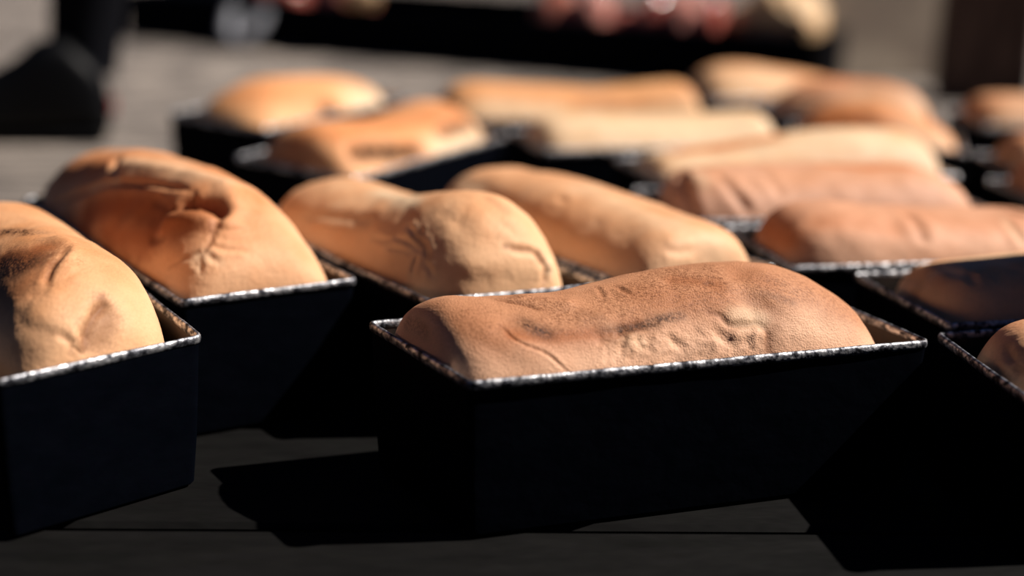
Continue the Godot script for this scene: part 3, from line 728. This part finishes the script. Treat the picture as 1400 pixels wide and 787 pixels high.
	loaf("pinkish tan loaf with finger-like folds at its left end", Vector2(0.2474, -1.2142), [Vector2(-0.1234, 0.091), Vector2(0.1501, 0.0311), Vector2(0.1234, -0.091), Vector2(-0.1501, -0.0311)], [0.03, 0.97, 0.055, 0.945, 4.5, 3.2, 0.65, 0.75, 0.06], [0.0775, 0.064, 0.0592, 0.0597, 0.0612, 0.0641, 0.0652], 180, 90, [lin(215, 168, 141), lin(202, 147, 112), 0.8, 0, 1], [
		[4, -3, 1.5, 5, 0.3, 4, [Vector3(-0.115, 0.1112, 0.0227), Vector3(-0.1118, 0.1031, 0.053), Vector3(-0.1081, 0.0926, 0.0635)]],
		[4, -2.5, 1.3, 5, 0.2, 4, [Vector3(-0.0863, 0.1152, 0.0447), Vector3(-0.0759, 0.1056, 0.0596), Vector3(-0.0673, 0.0965, 0.0646)]],
		[5, 1.5, 0, 3, 0.4, 6, [Vector3(-0.1066, 0.1146, 0.031), Vector3(-0.1001, 0.1104, 0.0526)]],
		[7, 0, 0, 4, 0.9, 9, [Vector3(0.0079, 0.1199, -0.0048), Vector3(0.0358, 0.1202, 0.005), Vector3(0.0752, 0.1198, -0.0103)]],
		[4, -1.5, 0.8, 0, 0, 1, [Vector3(-0.0475, 0.1156, 0.0398), Vector3(-0.0401, 0.1061, 0.0533)]],
	], 7)
	tin("black loaf tin under the cream-banded loaf, second behind the smooth right-hand loaf", Vector2(0.2498, -1.3714), [Vector2(-0.1235, 0.1034), Vector2(0.1602, 0.0161), Vector2(0.1235, -0.1034), Vector2(-0.1602, -0.0161)], 8, 1)
	loaf("loaf with an orange stripe above a cream band, behind the one with finger-like folds", Vector2(0.2498, -1.3714), [Vector2(-0.1235, 0.1034), Vector2(0.1602, 0.0161), Vector2(0.1235, -0.1034), Vector2(-0.1602, -0.0161)], [0.022, 0.978, 0.055, 0.945, 8, 6, 0.9, 0.88, 0.06], [0.0488, 0.0476, 0.0524, 0.0597, 0.0635, 0.0636, 0.0645], 140, 80, [lin(230, 198, 166), lin(216, 168, 122), 0.7, 0, 0.9], [
		[9, 0.5, 0, 3, 0.95, 12, [Vector3(-0.1388, 0.0895, 0.0252), Vector3(-0.0973, 0.1022, 0.0554), Vector3(-0.05, 0.1078, 0.0388), Vector3(-0.0034, 0.1137, 0.0269), Vector3(0.0666, 0.1166, 0.0099), Vector3(0.1157, 0.1104, 0.0005)]],
		[6, 0.8, 0, 4, 1, 12, [Vector3(-0.1022, 0.1057, 0.0357), Vector3(-0.0548, 0.1111, 0.0179), Vector3(-0.0132, 0.1176, 0.0068)]],
		[10, 0, 0, 3, 0.8, 14, [Vector3(0.0011, 0.1198, 0.0007), Vector3(0.0414, 0.1224, -0.001), Vector3(0.0825, 0.1203, -0.0044)]],
	], 8)
	tin("black loaf tin under the flat pale cream loaf", Vector2(0.135, -1.507), [Vector2(-0.1113, 0.0978), Vector2(0.1469, 0.0189), Vector2(0.1113, -0.0978), Vector2(-0.1469, -0.0189)], 9, 1)
	loaf("flat pale cream loaf in the middle of the rows, blurred", Vector2(0.135, -1.507), [Vector2(-0.1113, 0.0978), Vector2(0.1469, 0.0189), Vector2(0.1113, -0.0978), Vector2(-0.1469, -0.0189)], [0.022, 0.978, 0.055, 0.945, 6, 4.5, 0.9, 0.88, 0.06], [0.0597, 0.0541, 0.0524, 0.0517, 0.052, 0.0561, 0.0684], 120, 70, [lin(228, 200, 168), lin(218, 174, 126), 0.7, 0, 0.8], [
		[10, 0, 0, 3, 0.85, 16, [Vector3(-0.1103, 0.1035, 0.0479), Vector3(-0.034, 0.1049, 0.0433), Vector3(0.0485, 0.1038, 0.0191), Vector3(0.1239, 0.1, -0.0072)]],
	], 9)
	tin("black loaf tin under the thin wavy loaf, before the black tray", Vector2(0.057, -1.668), [Vector2(-0.1326, 0.1001), Vector2(0.1649, 0.0206), Vector2(0.1326, -0.1001), Vector2(-0.1649, -0.0206)], 10, 1)
	loaf("thin wavy golden loaf stretched along the back of the middle, before the black tray", Vector2(0.057, -1.668), [Vector2(-0.1326, 0.1001), Vector2(0.1649, 0.0206), Vector2(0.1326, -0.1001), Vector2(-0.1649, -0.0206)], [0.022, 0.978, 0.055, 0.945, 6, 4.5, 0.9, 0.88, 0.06], [0.0731, 0.0642, 0.0596, 0.0562, 0.056, 0.0631, 0.0792], 120, 70, [lin(225, 183, 138), lin(214, 156, 104), 0.9, 0, 0.8], [
		[8, 0, 0, 4, 0.5, 10, [Vector3(-0.1125, 0.1129, 0.0591), Vector3(-0.0322, 0.1117, 0.0398), Vector3(0.0562, 0.1085, 0.0172), Vector3(0.1381, 0.1104, -0.0084)]],
		[3.5, -2, 0, 5, 0.6, 5, [Vector3(0.0059, 0.1026, 0.0395), Vector3(0.0801, 0.0983, 0.0245), Vector3(0.1375, 0.0964, 0.0068)]],
		[8, 0, 0, 3, 0.6, 10, [Vector3(-0.0955, 0.103, 0.0685), Vector3(-0.0181, 0.0966, 0.0523)]],
	], 10)
	tin("black loaf tin set aslant under the golden loaf with dark side hollows", Vector2(-0.1319, -1.4081), [Vector2(-0.005, 0.1664), Vector2(0.1226, -0.0828), Vector2(0.005, -0.1664), Vector2(-0.1226, 0.0828)], 11, 1)
	loaf("slanting golden loaf with dark ragged hollows along its front side", Vector2(-0.1319, -1.4081), [Vector2(-0.005, 0.1664), Vector2(0.1226, -0.0828), Vector2(0.005, -0.1664), Vector2(-0.1226, 0.0828)], [0.022, 0.978, 0.055, 0.945, 6, 3.2, 0.9, 0.88, 0.06], [0.0856, 0.0692, 0.0584, 0.0533, 0.0543, 0.0654, 0.084], 140, 90, [lin(223, 170, 125), lin(210, 143, 93), 0.9, 0, 0.9], [
		[8, 0, 0, 4, 0.65, 9, [Vector3(-0.0636, 0.1096, 0.1066), Vector3(-0.0212, 0.1152, 0.1114), Vector3(0.0228, 0.111, -0.0005), Vector3(0.0769, 0.111, -0.073)]],
		[9, 1, 0, 3, 0.95, 11, [Vector3(0.0572, 0.0875, 0.0123), Vector3(0.0825, 0.0904, -0.038), Vector3(0.0941, 0.0896, -0.0655)]],
		[8, 0, 0, 5, 0.3, 10, [Vector3(-0.0942, 0.0878, 0.0862), Vector3(-0.0484, 0.0939, 0.125), Vector3(-0.0173, 0.0893, 0.1374)]],
		[8, -9, 1, 2, 0.95, 10, [Vector3(-0.0069, 0.1024, 0.119), Vector3(0.0097, 0.0997, 0.0938), Vector3(0.0302, 0.0943, 0.0576), Vector3(0.0389, 0.0931, 0.0405)]],
		[7, -7, 1, 2, 0.9, 8, [Vector3(0.0593, 0.1009, -0.0166), Vector3(0.0822, 0.1023, -0.0575), Vector3(0.0884, 0.0976, -0.0623)]],
	], 11)
	tin("black loaf tin with a bright left corner, farthest to the left behind the slanting one", Vector2(-0.2458, -1.6417), [Vector2(-0.005, 0.1664), Vector2(0.1226, -0.0828), Vector2(0.005, -0.1664), Vector2(-0.1226, 0.0828)], 12, 1)
	loaf("broad golden loaf with one brown spot, farthest to the left", Vector2(-0.2458, -1.6417), [Vector2(-0.005, 0.1664), Vector2(0.1226, -0.0828), Vector2(0.005, -0.1664), Vector2(-0.1226, 0.0828)], [0.03, 0.97, 0.055, 0.945, 4.5, 3, 0.9, 0.88, 0.06], [0.0575, 0.0622, 0.063, 0.0602, 0.057, 0.0568, 0.0618], 120, 80, [lin(227, 177, 129), lin(216, 154, 104), 0.9, 0, 0.9], [
		[9, 0, 0, 3, 0.95, 15, [Vector3(0.06, 0.0984, -0.0078), Vector3(0.0867, 0.0884, -0.0602), Vector3(0.0912, 0.08, -0.0582)]],
		[16, 0, 0, 4, 0.5, 22, [Vector3(-0.0409, 0.1126, 0.0862), Vector3(0.0083, 0.1088, 0.0761), Vector3(0.0334, 0.1043, 0.0383)]],
		[8, -6, 0, 2, 0.85, 10, [Vector3(0.0402, 0.0908, 0.0469), Vector3(0.0491, 0.0878, 0.032)]],
	], 12)
	tin("black loaf tin under the orange loaf with a brown dot, far right of the middle", Vector2(0.375, -1.56), [Vector2(-0.1003, 0.039), Vector2(0.0758, 0.0764), Vector2(0.1003, -0.039), Vector2(-0.0758, -0.0764)], 13, 1)
	loaf("orange loaf with a small dark brown dot and a pinkish right end", Vector2(0.375, -1.56), [Vector2(-0.1003, 0.039), Vector2(0.0758, 0.0764), Vector2(0.1003, -0.039), Vector2(-0.0758, -0.0764)], [0.03, 0.97, 0.055, 0.945, 4.5, 3.2, 0.9, 0.88, 0.06], [0.06, 0.064, 0.066, 0.066, 0.06, 0.054, 0.05], 100, 60, [lin(222, 172, 132), lin(204, 134, 84), 0.8, 0, 0.8], [
		[14, 0, 0, 4, 1, 20, [Vector3(-0.0802, 0.0927, 0.0127), Vector3(-0.0631, 0.1082, 0.0172), Vector3(-0.035, 0.1085, 0.0316)]],
		[4, -2, 0, 1, 0.9, 5, [Vector3(-0.0225, 0.1137, 0.03), Vector3(-0.0148, 0.1129, 0.0326)]],
		[6, 0, 0, 4, 0.8, 8, [Vector3(-0.0115, 0.1091, 0.0367), Vector3(0.015, 0.1085, 0.0389)]],
		[12, 0, 0, 3, 0.4, 16, [Vector3(0.0215, 0.1009, 0.0459), Vector3(0.0557, 0.0891, 0.0513)]],
	], 13)
	tin("black loaf tin hidden behind the orange loaf with a brown dot, by the grey wall", Vector2(0.383, -1.735), [Vector2(-0.1087, 0.0407), Vector2(0.0882, 0.0755), Vector2(0.1087, -0.0407), Vector2(-0.0882, -0.0755)], 14, 1)
	loaf("orange tan loaf showing only its top behind the one with a brown dot", Vector2(0.383, -1.735), [Vector2(-0.1087, 0.0407), Vector2(0.0882, 0.0755), Vector2(0.1087, -0.0407), Vector2(-0.0882, -0.0755)], [0.03, 0.97, 0.055, 0.945, 4.5, 3.2, 0.9, 0.88, 0.06], [0.058, 0.062, 0.066, 0.066, 0.066, 0.064, 0.06], 100, 60, [lin(215, 172, 138), lin(202, 141, 103), 0.8, 0, 0.8], [
		[10, 0, 0, 4, 0.6, 14, [Vector3(-0.0446, 0.1226, -0.0025), Vector3(0.0028, 0.1247, 0.0138), Vector3(0.0493, 0.1164, 0.0319)]],
		[10, 0, 0, 3, 0.5, 14, [Vector3(0.0081, 0.1134, 0.036), Vector3(0.0636, 0.1072, 0.0392)]],
	], 14)
	tin("black loaf tin under the tan loaf farthest back, in front of the black tray", Vector2(0.3343, -1.9024), [Vector2(-0.1087, 0.1082), Vector2(0.1531, 0.0087), Vector2(0.1087, -0.1082), Vector2(-0.1531, -0.0087)], 15, 1)
	loaf("tan loaf farthest back on the right, in front of the black tray's end", Vector2(0.3343, -1.9024), [Vector2(-0.1087, 0.1082), Vector2(0.1531, 0.0087), Vector2(0.1087, -0.1082), Vector2(-0.1531, -0.0087)], [0.03, 0.97, 0.055, 0.945, 4.5, 3.2, 0.9, 0.88, 0.06], [0.0729, 0.0683, 0.0627, 0.0561, 0.0487, 0.0428, 0.0399], 100, 60, [lin(225, 179, 133), lin(214, 154, 106), 0.8, 0, 0.8], [
		[14, 0, 0, 3, 0.5, 18, [Vector3(-0.1078, 0.1035, 0.0575), Vector3(-0.0578, 0.1102, 0.0608), Vector3(0.0097, 0.1044, 0.0369)]],
		[12, 0, 0, 4, 0.7, 18, [Vector3(0.0181, 0.1011, 0.0365), Vector3(0.048, 0.0916, 0.0308)]],
	], 15)
	tin("black loaf tin under the shaded pale-topped loaf, just right of the nearest loaf", Vector2(0.3801, -0.9617), [Vector2(-0.1174, 0.0987), Vector2(0.1518, 0.0215), Vector2(0.1174, -0.0987), Vector2(-0.1518, -0.0215)], 16, 1)
	loaf("shaded loaf with a pale lit top edge, right of the nearest loaf", Vector2(0.3801, -0.9617), [Vector2(-0.1174, 0.0987), Vector2(0.1518, 0.0215), Vector2(0.1174, -0.0987), Vector2(-0.1518, -0.0215)], [0.05, 0.97, 0.055, 0.95, 4.5, 3.5, 0.7, 0.8, 0.06], [0.0633, 0.0524, 0.0523, 0.0552, 0.0587, 0.0622, 0.0656], 200, 110, [lin(227, 183, 141), lin(216, 158, 113), 0.6, 0.1, 0.9], [
		[5, -2.5, 1.2, 5, 0.2, 5, [Vector3(-0.1205, 0.0949, 0.0084), Vector3(-0.1182, 0.0974, 0.0183), Vector3(-0.1174, 0.0955, 0.028), Vector3(-0.1208, 0.0856, 0.0302)]],
		[5, -2, 1, 3, 0.5, 5, [Vector3(-0.1107, 0.1022, 0.0294), Vector3(-0.103, 0.1062, 0.027), Vector3(-0.0966, 0.1059, 0.0434)]],
		[3, -1.8, 1, 0, 0, 1, [Vector3(-0.0895, 0.1075, 0.0378), Vector3(-0.0911, 0.1053, 0.0494), Vector3(-0.0922, 0.1028, 0.0554)]],
		[9, 0, 0, 3, 0.8, 12, [Vector3(-0.0971, 0.1074, 0.0252), Vector3(-0.0742, 0.1089, 0.0134), Vector3(-0.0498, 0.1112, 0.0062)]],  # sunlit top edge painted in as a pale tint
		[4, 1.5, 0, 3, 0.4, 5, [Vector3(-0.1249, 0.0838, 0.0138), Vector3(-0.1245, 0.0863, 0.0119)]],
	], 16)
	tin("black loaf tin in the right foreground with one thin rim running out of the photo", Vector2(0.3932, -0.8243), [Vector2(-0.1236, 0.1055), Vector2(0.1439, 0.0229), Vector2(0.1236, -0.1055), Vector2(-0.1439, -0.0229)], 17, 2)
	loaf("loaf in the right foreground, cut off by the edge, with a lit wrinkled side", Vector2(0.3932, -0.8243), [Vector2(-0.1236, 0.1055), Vector2(0.1439, 0.0229), Vector2(0.1236, -0.1055), Vector2(-0.1439, -0.0229)], [0.03, 0.97, 0.055, 0.945, 4.5, 3.2, 0.9, 0.88, 0.06], [0.0706, 0.0583, 0.0537, 0.0533, 0.055, 0.0577, 0.0606], 260, 150, [lin(223, 173, 133), lin(208, 144, 102), 0.7, 0.2, 0.9], [
		[3, -1.6, 1, 5, 0.2, 3, [Vector3(-0.1197, 0.099, 0.0326), Vector3(-0.1197, 0.0965, 0.0421), Vector3(-0.1185, 0.0954, 0.0495)]],
		[2.2, -2.4, 1.2, 5, 0.3, 2.2, [Vector3(-0.1196, 0.0924, 0.0508), Vector3(-0.118, 0.0924, 0.0558), Vector3(-0.1166, 0.0929, 0.0584)]],
		[2.2, -1.6, 1, 0, 0, 1, [Vector3(-0.1208, 0.0958, 0.038), Vector3(-0.1191, 0.0947, 0.0485)]],
		[2.2, -1.6, 1, 0, 0, 1, [Vector3(-0.1195, 0.0905, 0.0537), Vector3(-0.1186, 0.0875, 0.0598)]],
	], 17)
	tin("black loaf tin farthest back of the three stacked up at the right edge", Vector2(0.65, -1.735), [Vector2(-0.1332, 0.0718), Vector2(0.1452, 0.0426), Vector2(0.1332, -0.0718), Vector2(-0.1452, -0.0426)], 18, 1)
	loaf("small blurred loaf highest at the right edge of the photo", Vector2(0.65, -1.735), [Vector2(-0.1332, 0.0718), Vector2(0.1452, 0.0426), Vector2(0.1332, -0.0718), Vector2(-0.1452, -0.0426)], [0.03, 0.97, 0.055, 0.945, 10, 8, 0.9, 0.88, 0.06], [0.058, 0.058, 0.056, 0.055, 0.055, 0.055, 0.057], 80, 50, [lin(213, 172, 134), lin(202, 147, 107), 0.8, 0, 0.8], [
		[9, 0, 0, 4, 0.6, 12, [Vector3(-0.1323, 0.0932, -0.0151), Vector3(-0.1173, 0.1073, 0.0378)]],
	], 18)
	tin("middle black loaf tin of the three one behind another at the right edge", Vector2(0.6, -1.44), [Vector2(-0.1332, 0.0718), Vector2(0.1452, 0.0426), Vector2(0.1332, -0.0718), Vector2(-0.1452, -0.0426)], 19, 1)
	loaf("small blurred loaf at the right edge, between two others", Vector2(0.6, -1.44), [Vector2(-0.1332, 0.0718), Vector2(0.1452, 0.0426), Vector2(0.1332, -0.0718), Vector2(-0.1452, -0.0426)], [0.03, 0.97, 0.055, 0.945, 10, 8, 0.9, 0.88, 0.06], [0.06, 0.06, 0.06, 0.06, 0.06, 0.06, 0.06], 80, 50, [lin(211, 165, 130), lin(198, 141, 105), 0.8, 0, 0.8], [
		[9, 0, 0, 4, 0.5, 12, [Vector3(-0.1306, 0.1034, -0.0015), Vector3(-0.1214, 0.1141, 0.0164)]],
	], 19)
	tin("nearest black loaf tin of the three one behind another at the far right edge", Vector2(0.572, -1.308), [Vector2(-0.1306, 0.0764), Vector2(0.1466, 0.0375), Vector2(0.1306, -0.0764), Vector2(-0.1466, -0.0375)], 20, 1)
	loaf("brownish blurred loaf at the right edge, nearest of the three there", Vector2(0.572, -1.308), [Vector2(-0.1306, 0.0764), Vector2(0.1466, 0.0375), Vector2(0.1306, -0.0764), Vector2(-0.1466, -0.0375)], [0.03, 0.97, 0.055, 0.945, 10, 8, 0.9, 0.88, 0.06], [0.06, 0.06, 0.06, 0.06, 0.06, 0.06, 0.06], 80, 50, [lin(205, 154, 119), lin(192, 130, 94), 0.8, 0, 0.8], [
		[9, 0, 0, 4, 0.7, 14, [Vector3(-0.132, 0.0985, -0.0018), Vector3(-0.128, 0.1084, 0.0068)]],
	], 20)
	# five added empty tins out of view, stacked to cast shade on the loaf
	var shading_stack := ["lowest tin of the added unseen stack that shades the loaf at right", "second tin from the bottom of the added shading stack at right", "middle tin of the added shading stack at right", "second tin from the top of the added shading stack at right", "topmost tin of the added unseen stack that shades the loaf at right"]
	for k in 5:
		var a := deg_to_rad(9.0 + [0.0, 2.5, -1.5, 1.0, 0.0][k])
		var u := Vector2(cos(a), -sin(a)) * 0.14
		var w := Vector2(-sin(a), -cos(a)) * 0.0625
		tin(shading_stack[k], Vector2(0.748, -0.946), [-u - w, u - w, u + w, -u + w], 60 + k, 1, 0.0901 * k, "added empty loaf tins stacked out of view for shade")
	background()

func heap(called: String, label: String, category: String, group: String, tray: Node3D, at: Vector3, r: Vector3, turn: float, tilt: float, rough: float, sd: int, m: Material) -> void:
	var o := lone(called, lump_mesh(r, rough, sd, 26, 36), m, tray.transform * at)
	o.rotation = Vector3(0, tray.rotation.y + turn, tilt)
	tag(o, label, category, group)

func background() -> void:
	# a low black tray behind the loaves
	var yaw := 0.388
	var ex := Vector3(cos(yaw), 0, sin(yaw))
	var ez := Vector3(sin(yaw), 0, -cos(yaw))
	var tray := thing("baking_tray", "wide low black tray far behind the loaves, heaped with pink lumps", "tray", Vector3(-0.80, 0, -3.05) + ex * 0.7 + ez * 0.22)
	tray.rotation.y = -yaw
	var bottom := piece("bottom", box_mesh(1.384, 0.008, 0.43, 0.002), M.tin, tray)
	bottom.position.y = 0.001
	for s in [-1, 1]:
		var long := piece("side_wall", box_mesh(1.40, 0.095, 0.008, 0.002), M.tin, tray)
		long.position = Vector3(0, 0.001, 0.219 * s)
		var short := piece("end_wall", box_mesh(0.008, 0.095, 0.428, 0.002), M.tin, tray)
		short.position = Vector3(0.696 * s, 0.001, 0)
	var hp := PackedVector3Array()
	var hr := PackedFloat32Array()
	for k in 15:
		var a := PI * k / 14.0
		hp.append(Vector3(-0.40 - 0.036 * cos(a), 0.072 - 0.056 * sin(a), 0.228 + 0.05 * sin(a)))
		hr.append(0.013)
	piece("handle", tube_mesh(hp, hr, 10), M.steel, tray)
	# the heap in it
	var pinks := [
		["glossy pink lump at the left end of the pink heap, beside the bare black tray", 0.200, 0.143, 0.036, 0.074, 0.050, 0.0, 1],
		["pink lump with the bright round highlight at the edge of the black tray", 0.272, 0.141, 0.033, 0.072, 0.044, 0.0, 2],
		["reddish pink lump that hangs lowest behind the front rim of the black tray", 0.336, 0.143, 0.029, 0.052, 0.042, 0.0, 0],
		["dull pink lump in the middle of the pink heap on the black tray", 0.395, 0.143, 0.026, 0.070, 0.048, 0.0, 0],
		["pale pink lump with a softer round highlight, right of the middle of the heap", 0.447, 0.143, 0.024, 0.072, 0.045, 0.0, 2],
		["dark pink lump squeezed between the pink heap and the tan loaf", 0.497, 0.143, 0.023, 0.066, 0.045, 0.0, 0],
		["coral pink lump far left on the tray, above the grey handle", -0.385, 0.150, 0.068, 0.062, 0.050, 0.0, 0],
		["pink lump left of the bare middle of the tray, above a small tan piece", -0.235, 0.145, 0.062, 0.060, 0.045, 0.0, 1],
	]
	var i := 0
	for p in pinks:
		heap("food_lump", p[0], "food", "pink lumps heaped on the black tray", tray, Vector3(p[1], 0.010 + p[4] * 1.10, p[2]), Vector3(p[3], p[4], p[5]), p[6], 0.0, 0.16, i + 3, M["pink%d" % p[7]])
		i += 1
	heap("bread_piece", "small tan piece lying over the front rim of the tray, left of the bare middle", "bread", "", tray, Vector3(-0.165, 0.114, 0.212), Vector3(0.036, 0.020, 0.022), 0.0, 0.0, 0.25, 21, M.tan)
	heap("bread_loaf", "pale lumpy loaf lying on the right end of the black tray, by the wall", "bread", "", tray, Vector3(0.604, 0.098, 0.095), Vector3(0.080, 0.080, 0.082), 0.0, 0.0, 0.3, 24, M.tan)

	# someone standing on the far left, seen from the shin down
	var who := thing("person", "person in black trousers and black boots standing on the boards at the far left", "person", Vector3(-0.56, 0, -1.90))
	var hip := Vector3(-0.02, 0.92, -0.14)
	var legs := SurfaceTool.new()
	legs.begin(Mesh.PRIMITIVE_TRIANGLES)
	for side in [[Vector3(0.005, 0.085, -0.005), Vector3(0.055, 0.5, -0.02)], [Vector3(-0.42, 0.085, -0.22), Vector3(-0.32, 0.5, -0.2)]]:
		var pts := PackedVector3Array()
		var rad := PackedFloat32Array()
		var a0: Vector3 = side[0]
		var kn: Vector3 = side[1]
		var hh := hip + Vector3(0.07 if side[0].x > -0.1 else -0.07, 0, 0)
		for k in 25:
			var t := k / 24.0
			var pt := a0.lerp(kn, minf(t * 2.0, 1.0)).lerp(kn.lerp(hh, maxf(t * 2.0 - 1.0, 0.0)), smoothstep(0.35, 0.65, t))
			pts.append(pt)
			rad.append(lerpf(0.043, 0.062, smoothstep(0.0, 0.35, t)) if t < 0.5 else lerpf(0.062, 0.10, smoothstep(0.5, 1.0, t)))
		legs.append_from(tube_mesh(pts, rad, 24), 0, Transform3D.IDENTITY)
	piece("trousers", legs.commit(), M.black_cloth, who)
	for f in [[Vector3(0.045, 0, 0.018), 3.35], [Vector3(-0.38, 0, -0.2), 3.0]]:
		var p := PackedVector3Array()
		var prof := [[0.0, 0.012, 0.05], [0.004, 0.026, 0.075], [0.02, 0.034, 0.10], [0.05, 0.038, 0.128], [0.085, 0.039, 0.125], [0.115, 0.039, 0.10], [0.15, 0.042, 0.08], [0.19, 0.046, 0.066], [0.225, 0.045, 0.056], [0.255, 0.038, 0.046], [0.275, 0.024, 0.034], [0.284, 0.006, 0.018]]
		for s in prof:
			for k in 24:
				var a := TAU * k / 24.0
				var cy := cos(a)
				var y: float = 0.012 + (s[2] - 0.012) * (0.5 - 0.5 * signf(cy) * pow(absf(cy), 0.55))
				p.append(Vector3(s[0], y, s[1] * signf(sin(a)) * pow(absf(sin(a)), 0.6)))
		var boot := piece("boot", grid_mesh(p, prof.size(), 24, true, PackedColorArray(), true), M.leather, who)
		boot.position = f[0]
		boot.rotation.y = f[1]
		var sole := piece("sole", box_mesh(0.26, 0.014, 0.07, 0.004), M.leather, boot)
		sole.position = Vector3(0.135, 0.0, 0)
		var tab := piece("heel_tab", box_mesh(0.006, 0.022, 0.02, 0.002), M.red, boot)
		tab.position = Vector3(-0.003, 0.032, 0)
